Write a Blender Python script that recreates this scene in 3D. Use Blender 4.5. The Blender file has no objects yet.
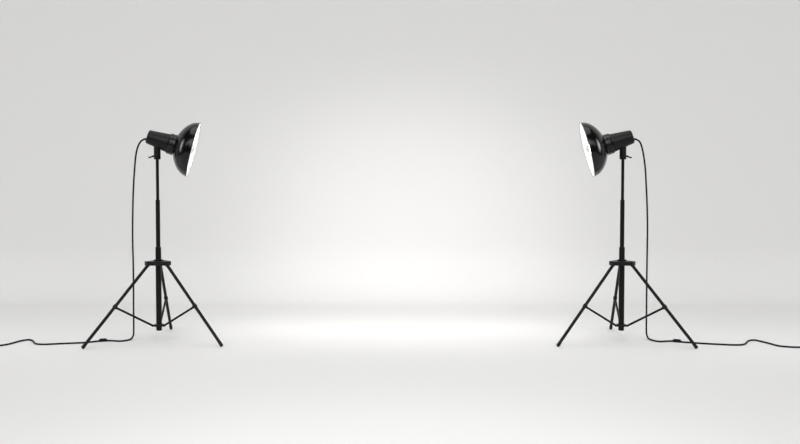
import bpy, bmesh, math
from mathutils import Vector, Matrix

C = bpy.context.scene.collection
SC = bpy.context.scene

# ------------------------------------------------------------------ camera
FPX, PITCH = 931.4, 0.0427
CAM = Vector((0.0, -6.713, 1.1535))
cd = bpy.data.cameras.new('camera')
cd.sensor_fit = 'HORIZONTAL'; cd.sensor_width = 36.0
cd.lens = FPX / 800 * 36.0
cd.clip_end = 200
cam = bpy.data.objects.new('camera', cd); C.objects.link(cam)
cam.location = CAM
cam.rotation_euler = (math.pi / 2 - PITCH, 0, 0)
SC.camera = cam
SC.view_settings.view_transform = 'Standard'
SC.view_settings.look = 'None'
SC.view_settings.gamma = 1
SC.view_settings.use_curve_mapping = False
SC.view_settings.exposure = 0.0


def ray(px, py):
    x = (px - 400) / FPX; u = (222 - py) / FPX
    c, s = math.cos(PITCH), math.sin(PITCH)
    return Vector((x, c + u * s, -s + u * c))


def at_y(px, py, Y=0.0):
    d = ray(px, py); return CAM + d * ((Y - CAM.y) / d.y)


def at_z(px, py, Z=0.0):
    d = ray(px, py); return CAM + d * ((Z - CAM.z) / d.z)


# ------------------------------------------------------------------ materials
def material(name, col, rough, metal=0.0, coat=0.0, noise=0.0, scale=40, bump=0.0, spec=0.3, emit=None, estr=0.0):
    m = bpy.data.materials.new(name); m.use_nodes = True
    nt = m.node_tree; b = nt.nodes['Principled BSDF']
    b.inputs['Base Color'].default_value = (*col, 1)
    b.inputs['Roughness'].default_value = rough
    b.inputs['Metallic'].default_value = metal
    b.inputs['Coat Weight'].default_value = coat
    b.inputs['Coat Roughness'].default_value = 0.12
    b.inputs['Specular IOR Level'].default_value = spec
    if emit:
        b.inputs['Emission Color'].default_value = (*emit, 1)
        b.inputs['Emission Strength'].default_value = estr
    tc = nt.nodes.new('ShaderNodeTexCoord')
    nz = nt.nodes.new('ShaderNodeTexNoise'); nz.inputs['Scale'].default_value = scale
    nt.links.new(tc.outputs['Object'], nz.inputs['Vector'])
    if noise:
        mr = nt.nodes.new('ShaderNodeMapRange')
        mr.inputs['To Min'].default_value = max(0, rough - noise)
        mr.inputs['To Max'].default_value = rough + noise
        nt.links.new(nz.outputs['Fac'], mr.inputs['Value'])
        nt.links.new(mr.outputs['Result'], b.inputs['Roughness'])
    if bump:
        bp = nt.nodes.new('ShaderNodeBump'); bp.inputs['Strength'].default_value = bump
        bp.inputs['Distance'].default_value = 0.001
        nt.links.new(nz.outputs['Fac'], bp.inputs['Height'])
        nt.links.new(bp.outputs['Normal'], b.inputs['Normal'])
    return m


M_PAPER = material('white_seamless_paper', (0.80, 0.797, 0.79), 0.8, spec=0.15, noise=0.05, scale=6)
M_ENAMEL = material('black_gloss_enamel', (0.004, 0.004, 0.004), 0.17, noise=0.03, scale=20, coat=0.0, spec=0.32)
M_PLASTIC = material('black_plastic', (0.006, 0.006, 0.006), 0.38, noise=0.05, scale=60, bump=0.1, spec=0.2)
M_TUBE = material('black_painted_tube', (0.004, 0.004, 0.004), 0.36, noise=0.05, scale=50, spec=0.18)
M_RUBBER = material('black_rubber', (0.007, 0.007, 0.007), 0.6, noise=0.08, scale=80, spec=0.2)
M_STEEL = material('dark_steel', (0.25, 0.25, 0.25), 0.3, metal=1.0, noise=0.05)
M_CROWN = material('silvered_glass', (0.8, 0.8, 0.8), 0.25, metal=1.0, noise=0.03)
M_LINING = material('white_reflector_lining', (0.9, 0.9, 0.9), 0.45, noise=0.05)
M_SOCKET = material('pale_ceramic', (0.6, 0.6, 0.58), 0.4, noise=0.05)
M_BULB = material('glowing_opal_glass', (0.9, 0.9, 0.9), 0.3, noise=0.02, emit=(1.0, 0.985, 0.95), estr=12.0)


# ------------------------------------------------------------------ mesh helpers
def link(name, bm, mat, parent=None, smooth=True, angle=40):
    bmesh.ops.recalc_face_normals(bm, faces=bm.faces)
    me = bpy.data.meshes.new(name); bm.to_mesh(me); bm.free()
    me.materials.append(mat)
    if smooth:
        for p in me.polygons: p.use_smooth = True
        me.set_sharp_from_angle(angle=math.radians(angle))
    o = bpy.data.objects.new(name, me); C.objects.link(o)
    if parent: o.parent = parent
    return o


def lathe(bm, prof, mat4, n=48, close=False):
    """revolve (t, r) pairs about local X; r = 0 makes a pole"""
    rings = []
    for t, r in prof:
        if r < 1e-6:
            rings.append([bm.verts.new(mat4 @ Vector((t, 0, 0)))])
        else:
            rings.append([bm.verts.new(mat4 @ Vector((t, r * math.cos(2 * math.pi * k / n), r * math.sin(2 * math.pi * k / n)))) for k in range(n)])
    pairs = list(zip(rings[:-1], rings[1:]))
    if close: pairs.append((rings[-1], rings[0]))
    for a, b in pairs:
        for k in range(n):
            j = (k + 1) % n
            if len(a) == 1 and len(b) == 1: break
            if len(a) == 1: bm.faces.new((a[0], b[j], b[k]))
            elif len(b) == 1: bm.faces.new((a[k], a[j], b[0]))
            else: bm.faces.new((a[k], a[j], b[j], b[k]))


def frame_to(p, d):
    """matrix whose +X runs along d, placed at p"""
    x = Vector(d).normalized()
    up = Vector((0, 0, 1)) if abs(x.z) < 0.95 else Vector((0, 1, 0))
    y = up.cross(x).normalized(); z = x.cross(y)
    m = Matrix((x, y, z)).transposed().to_4x4(); m.translation = Vector(p)
    return m


def rod(bm, a, b, r, r2=None, n=20, bev=0.0015):
    a, b = Vector(a), Vector(b); L = (b - a).length; r2 = r if r2 is None else r2
    lathe(bm, [(0, 0), (0, r - bev), (bev, r), (L - bev, r2), (L, r2 - bev), (L, 0)], frame_to(a, b - a), n)


def spline(pts, sub=8):
    P = [Vector(p) for p in pts]; P = [2 * P[0] - P[1]] + P + [2 * P[-1] - P[-2]]
    out = []
    for i in range(1, len(P) - 2):
        p0, p1, p2, p3 = P[i - 1:i + 3]
        # centripetal knots keep tight bends free of overshoot
        t0 = 0; t1 = t0 + max((p1 - p0).length, 1e-6) ** .5; t2 = t1 + max((p2 - p1).length, 1e-6) ** .5; t3 = t2 + max((p3 - p2).length, 1e-6) ** .5
        for k in range(sub):
            t = t1 + (t2 - t1) * k / sub
            a1 = p0 * ((t1 - t) / (t1 - t0)) + p1 * ((t - t0) / (t1 - t0))
            a2 = p1 * ((t2 - t) / (t2 - t1)) + p2 * ((t - t1) / (t2 - t1))
            a3 = p2 * ((t3 - t) / (t3 - t2)) + p3 * ((t - t2) / (t3 - t2))
            b1 = a1 * ((t2 - t) / (t2 - t0)) + a2 * ((t - t0) / (t2 - t0))
            b2 = a2 * ((t3 - t) / (t3 - t1)) + a3 * ((t - t1) / (t3 - t1))
            out.append(b1 * ((t2 - t) / (t2 - t1)) + b2 * ((t - t1) / (t2 - t1)))
    out.append(P[-2]); return out


def tube(bm, pts, r, n=10):
    N = None; rings = []
    for i, p in enumerate(pts):
        T = (pts[min(i + 1, len(pts) - 1)] - pts[max(i - 1, 0)]).normalized()
        if N is None: N = T.orthogonal().normalized()
        N = (N - T * N.dot(T)).normalized(); B = T.cross(N)
        rings.append([bm.verts.new(p + (N * math.cos(2 * math.pi * k / n) + B * math.sin(2 * math.pi * k / n)) * r) for k in range(n)])
    for a, b in zip(rings[:-1], rings[1:]):
        for k in range(n):
            bm.faces.new((a[k], a[(k + 1) % n], b[(k + 1) % n], b[k]))
    bm.faces.new(rings[0][::-1]); bm.faces.new(rings[-1])


def prism(bm, poly, z0, z1, bev=0.0):
    lo = [bm.verts.new((x, y, z0)) for x, y in poly]; hi = [bm.verts.new((x, y, z1)) for x, y in poly]
    bm.faces.new(lo[::-1]); bm.faces.new(hi)
    n = len(poly)
    for k in range(n): bm.faces.new((lo[k], lo[(k + 1) % n], hi[(k + 1) % n], hi[k]))
    if bev:
        bmesh.ops.bevel(bm, geom=list(bm.edges), offset=bev, segments=2, affect='EDGES', profile=0.6)


def box(bm, mat4, sx, sy, sz, bev=0.001):
    b2 = bmesh.new(); bmesh.ops.create_cube(b2, size=1)
    bmesh.ops.scale(b2, vec=(sx, sy, sz), verts=b2.verts)
    bmesh.ops.bevel(b2, geom=list(b2.edges), offset=bev, segments=2, affect='EDGES')
    bmesh.ops.transform(b2, matrix=mat4, verts=b2.verts)
    me = bpy.data.meshes.new('tmp'); b2.to_mesh(me); b2.free(); bm.from_mesh(me); bpy.data.meshes.remove(me)


# ------------------------------------------------------------------ the seamless cove
WALL_Y, COVE_R, HALF, TOP, NEAR = 2.55, 0.53, 14.0, 9.0, -14.0
y0 = WALL_Y - COVE_R


def sheet(prof):
    bm = bmesh.new(); cols = []
    for x in [-HALF + i * 1.0 for i in range(int(2 * HALF) + 1)]:
        cols.append([bm.verts.new((x, y, z)) for y, z in prof])
    for a, b in zip(cols[:-1], cols[1:]):
        for k in range(len(prof) - 1): bm.faces.new((a[k], b[k], b[k + 1], a[k + 1]))
    return bm


o = link('floor', sheet([(NEAR, 0), (-6, 0), (0, 0), (y0 - 0.001, 0), (y0, 0)]), M_PAPER); o['kind'] = 'structure'
# the wall and its curved foot, tangent to the floor
arc = [(y0 + 0.0005, 0.0)]
NA = 72
for k in range(1, NA + 1):
    a = math.pi / 2 * k / NA
    arc.append((y0 + COVE_R * math.sin(a), COVE_R * (1 - math.cos(a))))
o = link('wall_back', sheet([(y0, 0)] + arc + [(WALL_Y, COVE_R + 0.001), (WALL_Y, 3), (WALL_Y, TOP)]), M_PAPER); o['kind'] = 'structure'
for nm in ('floor', 'wall_back'):
    me = bpy.data.objects[nm].data
    if (nm == 'floor' and me.polygons[0].normal.z < 0) or (nm == 'wall_back' and me.polygons[-1].normal.y > 0):
        me.flip_normals()

# ------------------------------------------------------------------ the two studio lamps
U = 1 / 138.75     # metres per photo pixel at the stands


def studio_light(X0, side, rot, delta, label, cable_px, floor_px, switch_i, exitpx):
    """side = +1: reflector opens towards +x; -1: towards -x"""
    root = bpy.data.objects.new('studio_light', None); C.objects.link(root)
    root.location = (X0, 0, 0); root.empty_display_size = 0.2
    root['label'] = label; root['category'] = 'studio lamp'; root['group'] = 'studio lamps on tripod stands'
    root_inv = Matrix.Translation((-X0, 0, 0))

    def part(name, bm, mat, parent=root, **k):          # geometry is written relative to the base of the stand
        return link(name, bm, mat, parent, **k)

    def zpx(py): return at_y(400 + X0 / -CAM.y * FPX, py).z
    # --- telescopic column
    z_bot, z_a, z_b, z_top = zpx(330.4), zpx(247), zpx(199.8), zpx(146)
    bm = bmesh.new(); rod(bm, (0, 0, z_bot), (0, 0, z_a), 0.0205, n=32, bev=0.003); part('column', bm, M_TUBE)
    bm = bmesh.new(); rod(bm, (0, 0, z_a - 0.05), (0, 0, z_b), 0.0156, n=32, bev=0.002); part('middle_tube', bm, M_TUBE)
    bm = bmesh.new(); rod(bm, (0, 0, z_b - 0.05), (0, 0, z_top), 0.0110, n=32, bev=0.0015); part('upper_tube', bm, M_TUBE)
    # --- hub plate with three arms' lugs (flat, truncated triangle)
    zh0, zh1 = zpx(264.9), zpx(260.9)
    angs = [math.radians(a) + rot for a in (210, 330, 90)]
    bm = bmesh.new(); poly = []
    for a in sorted(x % (2 * math.pi) for x in angs):
        d = Vector((math.cos(a), math.sin(a))); t = Vector((-d.y, d.x))
        for s in (-1, 1):
            q = d * 0.093 + t * s * 0.027; poly.append((q.x, q.y))
    prism(bm, poly, zh0, zh1, bev=0.002)
    hub = part('leg_hub', bm, M_PLASTIC, angle=30)
    bm = bmesh.new(); rod(bm, (0, 0, zh1 - 0.004), (0, 0, zh1 + 0.010), 0.034, n=32, bev=0.003); part('hub_sleeve', bm, M_PLASTIC, hub)
    # --- lower collar
    zc = zpx(325.2)
    bm = bmesh.new(); rod(bm, (0, 0, zc - 0.008), (0, 0, zc + 0.008), 0.036, n=32, bev=0.002)
    for a in angs:
        d = Vector((math.cos(a), math.sin(a), 0))
        box(bm, frame_to(d * 0.042 + Vector((0, 0, zc)), d), 0.022, 0.014, 0.014)
    part('brace_collar', bm, M_PLASTIC, angle=30)
    # --- legs and braces
    for a in angs:
        d = Vector((math.cos(a), math.sin(a), 0)); t = Vector((-d.y, d.x, 0))
        p0 = d * 0.082 + Vector((0, 0, zh0 - 0.003)); p1 = d * 0.546 + Vector((0, 0, 0.013))
        v = (p1 - p0); dirn = v.normalized()
        bm = bmesh.new(); rod(bm, p0, p1, 0.0112, n=24, bev=0.002)
        box(bm, frame_to(p0 + Vector((0, 0, 0.004)), d), 0.026, 0.018, 0.022, 0.002)
        leg = part('leg', bm, M_TUBE)
        bm = bmesh.new()
        pr = [(0, 0), (0, 0.0105), (0.003, 0.0120), (0.030, 0.0122), (0.036, 0.0110), (0.0385, 0.006), (0.039, 0)]
        lathe(bm, pr, frame_to(p1 - dirn * 0.030, v), 24)
        # keep the foot on the floor
        zmin = min(w.co.z for w in bm.verts)
        for w in bm.verts: w.co.z -= zmin - 0.0005 if w.co.z < 0.03 else 0
        part('rubber_foot', bm, M_RUBBER, leg)
        pj = p0 + v * 0.512
        bm = bmesh.new(); rod(bm, pj - dirn * 0.013, pj + dirn * 0.013, 0.0150, n=24, bev=0.002)
        inn = (Vector((0, 0, 1)).cross(dirn)).cross(dirn).normalized()
        if inn.z > 0: inn = -inn
        box(bm, frame_to(pj + inn * 0.014, dirn), 0.018, 0.011, 0.014, 0.001)
        part('leg_clip', bm, M_PLASTIC, leg)
        pc = d * 0.047 + Vector((0, 0, zc + 0.001)); pe = pj + inn * 0.015
        bm = bmesh.new(); rod(bm, pc, pe, 0.0078, n=16, bev=0.001)
        part('leg_brace', bm, M_TUBE)
    # --- the lamp head
    tau = math.radians(14.6); dl = math.radians(delta)
    ax = Vector((side * math.cos(dl) * math.cos(tau), math.sin(dl) * math.cos(tau), -math.sin(tau)))
    P = Vector((0, 0, zpx(140.4)))
    F = frame_to(P + ax * 0.2655, ax)          # +X forward, origin at rim centre
    tauh = math.radians(17.8)                  # the housing droops a little more than the bowl
    axh = Vector((side * math.cos(dl) * math.cos(tauh), math.sin(dl) * math.cos(tauh), -math.sin(tauh)))
    H = frame_to((F @ Vector((-22.3 * U, 0, 0))) + axh * 22.3 * U, axh)
    prof = [(0.1, 28.1), (-3.5, 27.2), (-6.6, 26.0), (-10, 23.5), (-12.5, 20.9), (-15.4, 16.7), (-17.4, 12.8), (-18.6, 9.6)]
    ps = spline([Vector((t, r, 0)) for t, r in prof], 5)
    outer = [(p.x * U, p.y * U) for p in ps]
    inner = [(t + 0.002 if i > len(outer) * 0.4 else t + 0.0005, r - 0.0020) for i, (t, r) in enumerate(outer)]
    inner[0] = (0.0, outer[0][1] - 0.0020)
    bm = bmesh.new(); lathe(bm, outer + inner[::-1], F, 96, close=True)
    bowl = part('reflector', bm, M_ENAMEL)
    l0 = [(t + 0.0004, r - 0.0006) for t, r in inner]; l0[0] = (-0.0006, inner[0][1] - 0.0006)
    l1 = [(t + 0.0015, r - 0.0016) for t, r in l0]; l1[0] = (-0.0006, l0[0][1] - 0.0012)
    bm = bmesh.new(); lathe(bm, l0 + l1[::-1] , F, 96, close=True)
    part('reflector_lining', bm, M_LINING, bowl)
    # housing: collar, groove and tapered body
    bm = bmesh.new()
    lathe(bm, [(-46.6 * U, 0), (-46.6 * U, 6.2 * U), (-46.2 * U, 6.7 * U), (-45.5 * U, 6.9 * U), (-25.5 * U, 9.3 * U), (-25.2 * U, 8.9 * U),
               (-18.0 * U, 8.9 * U), (-18.0 * U, 0)], H, 48)
    hs = part('lamp_housing', bm, M_PLASTIC)
    bm = bmesh.new()
    lathe(bm, [(-25.2 * U, 8.5 * U), (-25.2 * U, 10.1 * U), (-24.7 * U, 10.4 * U), (-22.0 * U, 10.4 * U), (-21.8 * U, 10.2 * U), (-21.2 * U, 10.2 * U),
               (-21.0 * U, 10.5 * U), (-19.0 * U, 10.5 * U), (-18.6 * U, 10.6 * U), (-18.6 * U, 8.5 * U)], H, 64, close=True)
    part('housing_collar', bm, M_ENAMEL, hs)
    bm = bmesh.new()
    lathe(bm, [(0, 0), (0, 0.010), (0.002, 0.012), (0.009, 0.012), (0.011, 0.010), (0.011, 0)],
          frame_to(H @ Vector((-23.3 * U, 0, 0)) + Vector((0, -10.4 * U, 3.0 * U)), (0, -1, 0.3)), 20)
    part('collar_screw', bm, M_PLASTIC, hs)
    bm = bmesh.new()
    EX = H @ Vector((-46.6 * U, 0, -3.2 * U))
    lathe(bm, [(0.010, 0), (0.010, 0.011), (0, 0.0095), (-0.012, 0.0085), (-0.014, 0.006), (-0.014, 0)], frame_to(EX, axh), 20)
    part('cable_grommet', bm, M_RUBBER, hs)
    # bulb and socket
    bm = bmesh.new()
    lathe(bm, [(-19.0 * U, 0), (-19.0 * U, 0.026), (-14.5 * U, 0.026), (-13.8 * U, 0.022), (-13.8 * U, 0)], F, 32)
    sock = part('bulb_socket', bm, M_SOCKET)
    bm = bmesh.new(); pr = [(-14.0 * U, 0), (-14.0 * U, 0.014), (-11.5 * U, 0.017)]
    cx, R = -4.6 * U, 0.036
    for k in range(0, 17):
        q = math.radians(140 - k * 140 / 16); pr.append((cx + R * math.cos(q), R * math.sin(q) if k < 16 else 0))
    lathe(bm, pr, F, 40)
    bulb = part('light_bulb', bm, M_BULB)
    bm = bmesh.new()
    lathe(bm, [(cx + (R + 0.0008) * math.cos(math.radians(q)), (R + 0.0008) * math.sin(math.radians(q))) for q in range(62, 0, -4)] + [(cx + R + 0.0008, 0)], F, 40)
    part('silvered_crown', bm, M_CROWN, bulb)
    # swivel clamp under the housing, with its wing lever
    zt, zb = zpx(145.0), zpx(159.5)
    bm = bmesh.new(); lathe(bm, [(0, 0), (0, 0.019), (0.003, 0.0240), (zt - zb - 0.02, 0.0240), (zt - zb + 0.01, 0.022), (zt - zb + 0.01, 0)], frame_to((0, 0, zb), (0, 0, 1)), 32)
    box(bm, frame_to((side * -0.002, -0.0235, (zt + zb) / 2 - 0.012), (0, 0, 1)), 0.06, 0.008, 0.012, 0.002)
    cl = part('swivel_clamp', bm, M_PLASTIC)
    bm = bmesh.new()
    zl = zpx(156.0)
    rod(bm, (-side * 0.018, 0, zl), (-side * 0.036, -0.002, zl - 0.003), 0.0070, n=16, bev=0.001)
    tube(bm, spline([Vector(q) for q in [(-side * 0.034, -0.002, zl - 0.002), (-side * 0.045, -0.004, zl - 0.008), (-side * 0.062, -0.006, zl - 0.011 if side > 0 else zl - 0.013)]], 6), 0.0052)
    part('wing_lever', bm, M_PLASTIC, cl)
    # --- power cable: from the grommet down to the floor, then away
    start = EX - axh * 0.010 + Vector((X0, 0, 0))
    gy = at_z(*floor_px[0], 0.006).y
    pts = [start + axh * 0.01, start - axh * 0.004]
    n = len(cable_px)
    y_top, yb = start.y, gy
    ytop, ybot = cable_px[0][1], floor_px[0][1]
    for px, py in cable_px:
        f = min(1, max(0, (py - ytop) / (ybot - ytop)))
        pts.append(at_y(px, py, y_top + (yb - y_top) * f))
    fl = [at_z(px, py, 0.0064) for px, py in floor_px]
    allp = [p - Vector((X0, 0, 0)) for p in pts + fl]
    cab = spline(allp, 8)
    for p in cab: p.z = max(p.z, 0.0064)
    bm = bmesh.new(); tube(bm, cab, 0.0062, 12)
    cable = part('power_cable', bm, M_RUBBER, angle=80)
    a, b = fl[switch_i] - Vector((X0, 0, 0)), fl[switch_i + 1] - Vector((X0, 0, 0))
    bm = bmesh.new(); c = (a + b) / 2; c.z = 0.012
    box(bm, frame_to(c, (b - a) * Vector((1, 1, 0))), 0.064, 0.028, 0.022, 0.008)
    sw = part('inline_switch', bm, M_PLASTIC, cable)
    return root


cable_L = [(142.9, 139.9), (141.0, 141.2), (139.2, 143.9), (137.6, 147.5), (135.8, 156), (134.3, 173), (133.6, 185), (133.0, 200), (132.6, 225), (132.7, 245), (133.2, 262), (133.5, 285), (133.6, 310), (133.7, 331), (133.4, 335)]
floor_L = [(131.6, 338.6), (128.6, 339.9), (121, 341.0), (108, 340.5), (98, 341.1), (86, 342.4), (60, 343.6), (44, 344.3), (37.5, 344.0), (34.5, 343.0), (32.8, 340.8), (29.5, 339.7), (26, 339.9),
           (20, 341), (8, 344.2), (0, 345.4), (-14, 346.4), (-40, 347)]
cable_R = [(637.2, 139.9), (639.2, 141.2), (641.0, 144.5), (642.8, 151), (645.2, 167.7), (646.2, 185), (646.9, 200), (647.5, 225), (647.3, 245), (647.0, 262), (646.7, 285), (646.5, 310), (646.4, 331), (646.8, 335)]
floor_R = [(648.4, 338.4), (651.5, 339.9), (659, 341.4), (672, 341.0), (682, 341.9), (700, 343.2), (720, 344.3), (737, 344.9), (743, 344.5), (746, 343.2), (748, 341.1), (751.5, 340.1), (755, 340.1),
           (758, 340.6), (768, 343), (780, 346), (790, 346.9), (800, 347.2), (814, 347.2), (840, 346.8)]
studio_light(-1.7461, 1, 0.0889, 8.0,
             'black studio lamp on tripod at left, bowl reflector facing right, cable trailing off left', cable_L, floor_L, 3, None)
studio_light(1.6032, -1, -0.0895, 5.2,
             'black studio lamp on tripod at right, bowl reflector facing left, cable trailing off right', cable_R, floor_R, 3, None)


# ------------------------------------------------------------------ light
def aim(o, target):
    d = Vector(target) - o.location
    o.rotation_euler = d.to_track_quat('-Z', 'Y').to_euler()


def area(name, loc, target, sx, sy, power, spread=180):
    l = bpy.data.lights.new(name, 'AREA'); l.shape = 'RECTANGLE'; l.size = sx; l.size_y = sy; l.energy = power; l.spread = math.radians(spread)
    o = bpy.data.objects.new(name, l); C.objects.link(o); o.location = loc; aim(o, target); return o


def spot(name, loc, target, power, deg, blend, rad):
    l = bpy.data.lights.new(name, 'SPOT'); l.energy = power; l.spot_size = math.radians(deg); l.spot_blend = blend; l.shadow_soft_size = rad
    o = bpy.data.objects.new(name, l); C.objects.link(o); o.location = loc; aim(o, target); return o


def soft_sun(name, elev, strength, angle):
    l = bpy.data.lights.new(name, 'SUN'); l.energy = strength; l.angle = math.radians(angle)
    o = bpy.data.objects.new(name, l); C.objects.link(o); e = math.radians(elev)
    o.location = (0, -10 * math.cos(e), 10 * math.sin(e)); aim(o, (0, 0, 0)); return o


WARM = (1.0, 0.982, 0.955)
soft_sun('front_sun_fill', 30, 1.07, 50)  # broad soft sun added as even frontal fill, not a studio fixture
soft_sun('overhead_sun_fill', 90, 1.10, 50)  # second soft sun added straight above to fill the floor
area('wide_front_fill', (0, -8, 7), (0, 2.5, 0.5), 26, 3, 490)  # added fill, far wider than any fixture, evens out the set
spot('backdrop_pool_fill', (0.15, -5, 2.2), (0.13, 2.55, 0.5), 300, 29.5, 1.0, 0.4).data.color = WARM  # unseen spot added to make the glow on the back wall
area('cove_fill', (0.05, -1.5, 5), (0.05, 2.45, 0.28), 3, 0.5, 4.0, 34).data.color = WARM  # unseen fill added to brighten the curved foot of the wall
area('side_softbox', (-6.5, -0.6, 2.7), (-1.8, 0, 1.2), 1.1, 4.4, 6, 36)
area('side_softbox', (6.3, -0.6, 2.7), (1.6, 0, 1.2), 1.1, 4.4, 8, 36)
area('floor_pool_fill', (0.03, 0.5, 3), (0.03, 0.5, 0), 2.9, 0.8, 1.8, 32).data.color = WARM  # added overhead, stands in for the lamps' bright band on the floor
area('floor_wash_fill', (0.03, 0.5, 3.2), (0.03, 0.5, 0), 2.4, 0.8, 1.2, 46).data.color = WARM  # added with it to soften the edges of that floor band
spot('foreground_wide_fill', (-0.05, -4, 6), (-0.05, -3.5, 0), 260, 60, 1.0, 0.5)  # added fill to lift the floor nearest the camera
spot('foreground_centre_fill', (0, -3.3, 5), (0, -3.3, 0), 135, 44, 1.0, 0.4)  # added fill, brightens the middle of the near floor

w = bpy.data.worlds.new('world'); SC.world = w; w.use_nodes = True
bg = w.node_tree.nodes['Background']
bg.inputs['Color'].default_value = (1.0, 1.0, 1.0, 1); bg.inputs['Strength'].default_value = 0.015
